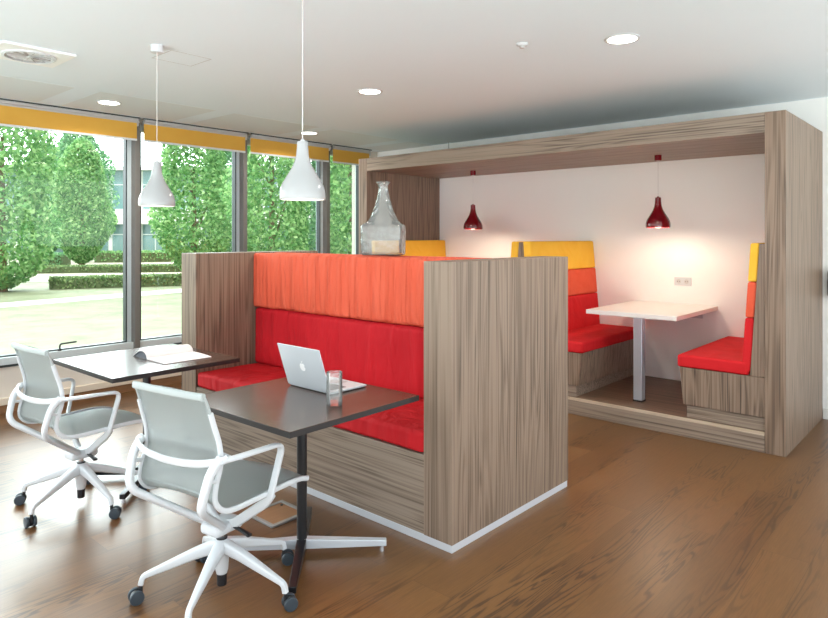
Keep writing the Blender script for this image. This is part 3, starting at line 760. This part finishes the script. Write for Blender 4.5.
        for sg in (-1, 1):
            M = Matrix.Translation(c_+ax*(.010 if sg > 0 else -.026)) @ ax.to_track_quat('Z', 'Y').to_matrix().to_4x4()
            MB().lathe([(.020, 0), (.026, .001), (.0285, .004), (.0285, .012), (.026, .015), (.012, .0165)], seg=28, M=M).build('wheel', mat('caster_grey', (52, 62, 70), .45), co_, smooth=40)
    return r
c1 = make_chair('grey mesh swivel chair nearest, at the table with the laptop', math.radians(8.5))
c1.location = (-2.422, 1.487, 0); c1.rotation_euler = (0, 0, .17)
c2 = make_chair('grey mesh swivel chair by the window, at the table with the magazine', math.radians(1.7))
c2.location = (-3.818, 1.455, 0); c2.rotation_euler = (0, 0, .075)

# ------------------------------------------------------------------ outdoors
ZG = -.2
structure(MB().box((-90, -60, ZG-.3), (XW-.2, 120, ZG)), 'ground', lawn_m, 'sunlit pale lawn outside the windows', 'lawn')
refl = MB().box((1.7, -40, ZG-.3), (40, 30, ZG)); refl.box((XW-.2, -40, ZG-.3), (1.7, -.8, ZG))  # added unseen pale slab that bounces daylight up onto the ceiling
structure(refl, 'reflector', mat('pale_reflector', (222, 222, 218), .8), 'added unseen pale terrace outside the open side of the room', 'reflector')
def strip(pts, z0, z1, m, name, label, cat):
    b = bmesh.new(); T = [b.verts.new((p_.x, p_.y, z1)) for p_ in pts]; B = [b.verts.new((p_.x, p_.y, z0)) for p_ in pts]
    n_ = len(pts); b.faces.new(T); b.faces.new(B[::-1])
    for i in range(n_): b.faces.new((T[i], B[i], B[(i+1) % n_], T[(i+1) % n_]))
    bmesh.ops.recalc_face_normals(b, faces=b.faces)
    return structure(MB().add(b), name, m, label, cat)
def gp(px, py): # ground point outdoors below the horizon
    D = F*(H-ZG)/(py-236.3); return outdoors(px, D)
strip([gp(-200, 319.5), gp(-200, 325), gp(460, 269), gp(460, 266.5)], ZG, ZG+.01, path_m, 'path', 'pale path across the lawn outside', 'path')
strip([gp(-200, 277), gp(-200, 289), gp(460, 271), gp(460, 264)], ZG, ZG+.012, bed_m, 'gravel_bed', 'pale gravel bed between the low hedges outside', 'gravel bed').__setitem__('kind', 'structure')
strip([gp(-200, 260.), gp(-200, 268), gp(460, 263), gp(460, 257)], ZG, ZG+.014, bed_m, 'pavement', 'pale paving before the far hedge outside', 'paving')

rnd = random.Random(4)
def leaves(b, c, n_, size, fn):
    for _ in range(n_):
        p_ = c+fn(); s_ = size*rnd.uniform(.6, 1.2)
        u_ = V((rnd.gauss(0, 1), rnd.gauss(0, 1), rnd.gauss(0, .7))).normalized(); w_ = u_.orthogonal().normalized()
        w_.rotate(Matrix.Rotation(rnd.uniform(0, 6.28), 3, u_)); x_ = u_.cross(w_)
        b.faces.new([b.verts.new(p_+w_*s_*.5), b.verts.new(p_+x_*s_*.28), b.verts.new(p_-w_*s_*.5), b.verts.new(p_-x_*s_*.28)])
def tree(px, D, width, base, top, n_, size, m, label, fat=1.0):
    c = outdoors(px, D, ZG); r = thing('tree', c, label, 'tree', 'trees outside the windows')
    b = bmesh.new(); hz = (top-base)/2
    lob = [(rnd.uniform(0, 6.28), rnd.uniform(-.9, .9), rnd.uniform(.0, .35)) for _ in range(14)]
    def fn():
        while True:
            z_ = rnd.uniform(-1, 1); a_ = rnd.uniform(0, 6.28)
            env = (1-abs(z_)**(2.6*fat))**.5 * (1.-.22*max(0, z_))
            k_ = 1.
            for la, lz, ls in lob:
                dd = math.cos(a_-la)*.5+.5; k_ += ls*(dd**6)*math.exp(-((z_-lz)/.25)**2)-.05*ls
            rr = env*width/2*k_*(rnd.uniform(.25, 1)**.4)
            return V((math.cos(a_)*rr, math.sin(a_)*rr, base+hz+z_*hz-ZG*0))
    leaves(b, V((c.x, c.y, 0)), n_, size, fn)
    MB().add(b).build('foliage', m, r)
    tr = MB().lathe([(.16, 0), (.12, 1.), (.05, (top-ZG)*.55)], (c.x, c.y, ZG), 10)
    for q in range(5):
        a_ = q*1.3; z_ = 1.2+q*.6
        tr.cyl((c.x, c.y, z_), (c.x+math.cos(a_)*width*.3, c.y+math.sin(a_)*width*.3, z_+1.3), .04, .015, 6)
    tr.build('trunk', bark_m, r, smooth=40)
    return r
tree(2, 20, 3.2, -.1, 8.5, 16000, .19, leaf_a, 'broad bright green tree at the far left edge of the window', 1.3)
tree(82, 34, 3.0, .1, 6.6, 14000, .2, leaf_a, 'bright columnar tree in the far left window pane', 1.)
tree(78, 43, 3.8, .5, 9.0, 9000, .28, leaf_b, 'darker tall tree right behind the columnar tree', 1.)
tree(45, 52, 4.0, .2, 9.0, 8000, .30, leaf_b, 'distant tree between the left tree and the columnar tree', 1.2)
tree(194, 24, 2.7, .1, 7.5, 15000, .18, leaf_a, 'bright tree beside the white lamp over the far table', 1.3)
tree(234, 31, 2.8, .1, 7.5, 12000, .2, leaf_b, 'deep green tree at the right of the second window', 1.5)
tree(272, 20, 2.4, -.1, 7.5, 16000, .16, leaf_a, 'bright tree filling the window at the left of the nearer white lamp', 1.6)
tree(318, 26, 2.8, -.1, 7.5, 15000, .19, leaf_b, 'deep green tree behind the nearer white lamp', 1.6)
tree(352, 19, 1.5, -.1, 7.5, 10000, .15, leaf_a, 'tree in the narrow last window', 1.6)
def hedge(p0, p1, h_, w_, n_, label, m=leaf_h, size=.12):
    d_ = p1-p0; L_ = d_.length; d_ = d_.normalized(); q_ = V((-d_.y, d_.x, 0)); mid_ = (p0+p1)/2
    r = thing('hedge', (mid_.x, mid_.y, ZG), label, 'hedge', 'low hedges outside'); b = bmesh.new()
    leaves(b, V((p0.x, p0.y, ZG)), n_, size, lambda: d_*rnd.uniform(0, L_)+q_*rnd.uniform(-w_/2, w_/2)+V((0, 0, h_*rnd.uniform(.02, 1)**.7)))
    MB().add(b).build('foliage', m, r)
    bb = bmesh.new()
    bmesh.ops.create_cube(bb, size=1.)
    M = Matrix.Translation((mid_.x, mid_.y, ZG+h_*.42)) @ Matrix.Rotation(math.atan2(d_.y, d_.x), 4, 'Z') @ Matrix.Diagonal((L_, w_*.85, h_*.8, 1))
    MB().add(bb, M).build('branches', mat('hedge_core', (84, 96, 62), .9), r)
hedge(gp(50, 289), gp(250, 283), .38, .7, 9000, 'nearest low hedge row on the lawn outside')
hedge(gp(-60, 274.5), gp(205, 271.5), .36, .9, 8000, 'middle low hedge row outside')
hedge(gp(96, 262.5), gp(300, 260.5), .75, 1.2, 6000, 'far bright green hedge in front of the office building', leaf_a, .2)
hedge(gp(40, 266), gp(66, 266), .75, 1.2, 2500, 'small round clipped bush by the columnar tree', leaf_b, .16)

# office building across the lawn
bd = thing('office_building', outdoors(130, 56, ZG), 'pale office building with glass bands beyond the trees', 'building')
wht = mat('facade_white', (238, 238, 234), .7); tealg = mat('tinted_glass', (116, 150, 152), .08, spec=.9); grey_f = mat('glazing_bar', (200, 208, 206), .5)
BM = Matrix.Translation(outdoors(130, 56, ZG)) @ Matrix.Rotation(YAW, 4, 'Z')
def bpart(nm, lo, hi, m, par=None): return MB().box(lo, hi).build(nm, m, par or bd, M=BM)
bpart('wall', (-26, .5, 0), (20, 9, 7.4), wht)
bpart('floor_slab', (-26.5, -.35, 2.75), (20.5, .49, 4.05), wht)
bpart('roof', (-26.5, -.35, 7.41), (20.5, 9, 7.7), wht)
for fl, (z0, z1) in enumerate(((.3, 2.74), (4.06, 7.4))):
    for q in range(17):
        x0 = -25.5+q*2.65
        wn = bpart('window', (x0, .30, z0), (x0+2.2, .49, z1), tealg)
        MB().box((x0+1.05, .24, z0), (x0+1.15, .299, z1)).box((x0, .24, z0+(z1-z0)*.62), (x0+1.049, .299, z0+(z1-z0)*.62+.09)).box((x0+1.151, .24, z0+(z1-z0)*.62), (x0+2.2, .299, z0+(z1-z0)*.62+.09)).build('glazing_bar', grey_f, wn, M=BM)
for q in range(9):
    x0 = -25.9+q*5.3
    bpart('column', (x0, -.2, 0), (x0+.4, .24, 2.74), wht)

# ------------------------------------------------------------------ daylight: hazy sky, with a bright lobe added on the window side to light the room
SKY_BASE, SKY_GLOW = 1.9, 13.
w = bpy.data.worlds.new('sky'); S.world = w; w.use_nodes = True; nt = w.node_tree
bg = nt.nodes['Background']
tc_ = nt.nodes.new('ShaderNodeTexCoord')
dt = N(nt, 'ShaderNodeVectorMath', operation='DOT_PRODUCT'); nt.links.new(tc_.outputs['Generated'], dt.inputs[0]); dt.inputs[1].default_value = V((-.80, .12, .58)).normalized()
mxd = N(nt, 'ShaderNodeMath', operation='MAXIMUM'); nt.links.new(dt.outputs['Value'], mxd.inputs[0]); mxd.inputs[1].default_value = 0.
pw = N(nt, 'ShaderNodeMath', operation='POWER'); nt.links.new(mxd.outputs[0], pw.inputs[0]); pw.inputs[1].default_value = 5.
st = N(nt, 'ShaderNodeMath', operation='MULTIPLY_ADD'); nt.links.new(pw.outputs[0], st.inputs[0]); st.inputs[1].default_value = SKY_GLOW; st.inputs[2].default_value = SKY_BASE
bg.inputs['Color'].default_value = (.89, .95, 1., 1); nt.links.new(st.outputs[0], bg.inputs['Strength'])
sun = light('sun', 'SUN', (0, 0, 10), 2.5, (1, .96, .88), 1); sun.data.angle = math.radians(3)
sun.rotation_euler = V((-.45, .35, -.82)).to_track_quat('-Z', 'Y').to_euler()

vs_ = S.view_settings
vs_.view_transform = 'Standard'; vs_.look = 'None'; vs_.exposure = .48; vs_.gamma = 1.; vs_.use_curve_mapping = False
S.display_settings.display_device = 'sRGB'
S.cycles.use_denoising = True
S.cycles.max_bounces = 10; S.cycles.transparent_max_bounces = 16; S.cycles.diffuse_bounces = 5; S.cycles.glossy_bounces = 4; S.cycles.transmission_bounces = 8
S.cycles.sample_clamp_indirect = 6.; S.cycles.caustics_reflective = False; S.cycles.caustics_refractive = False
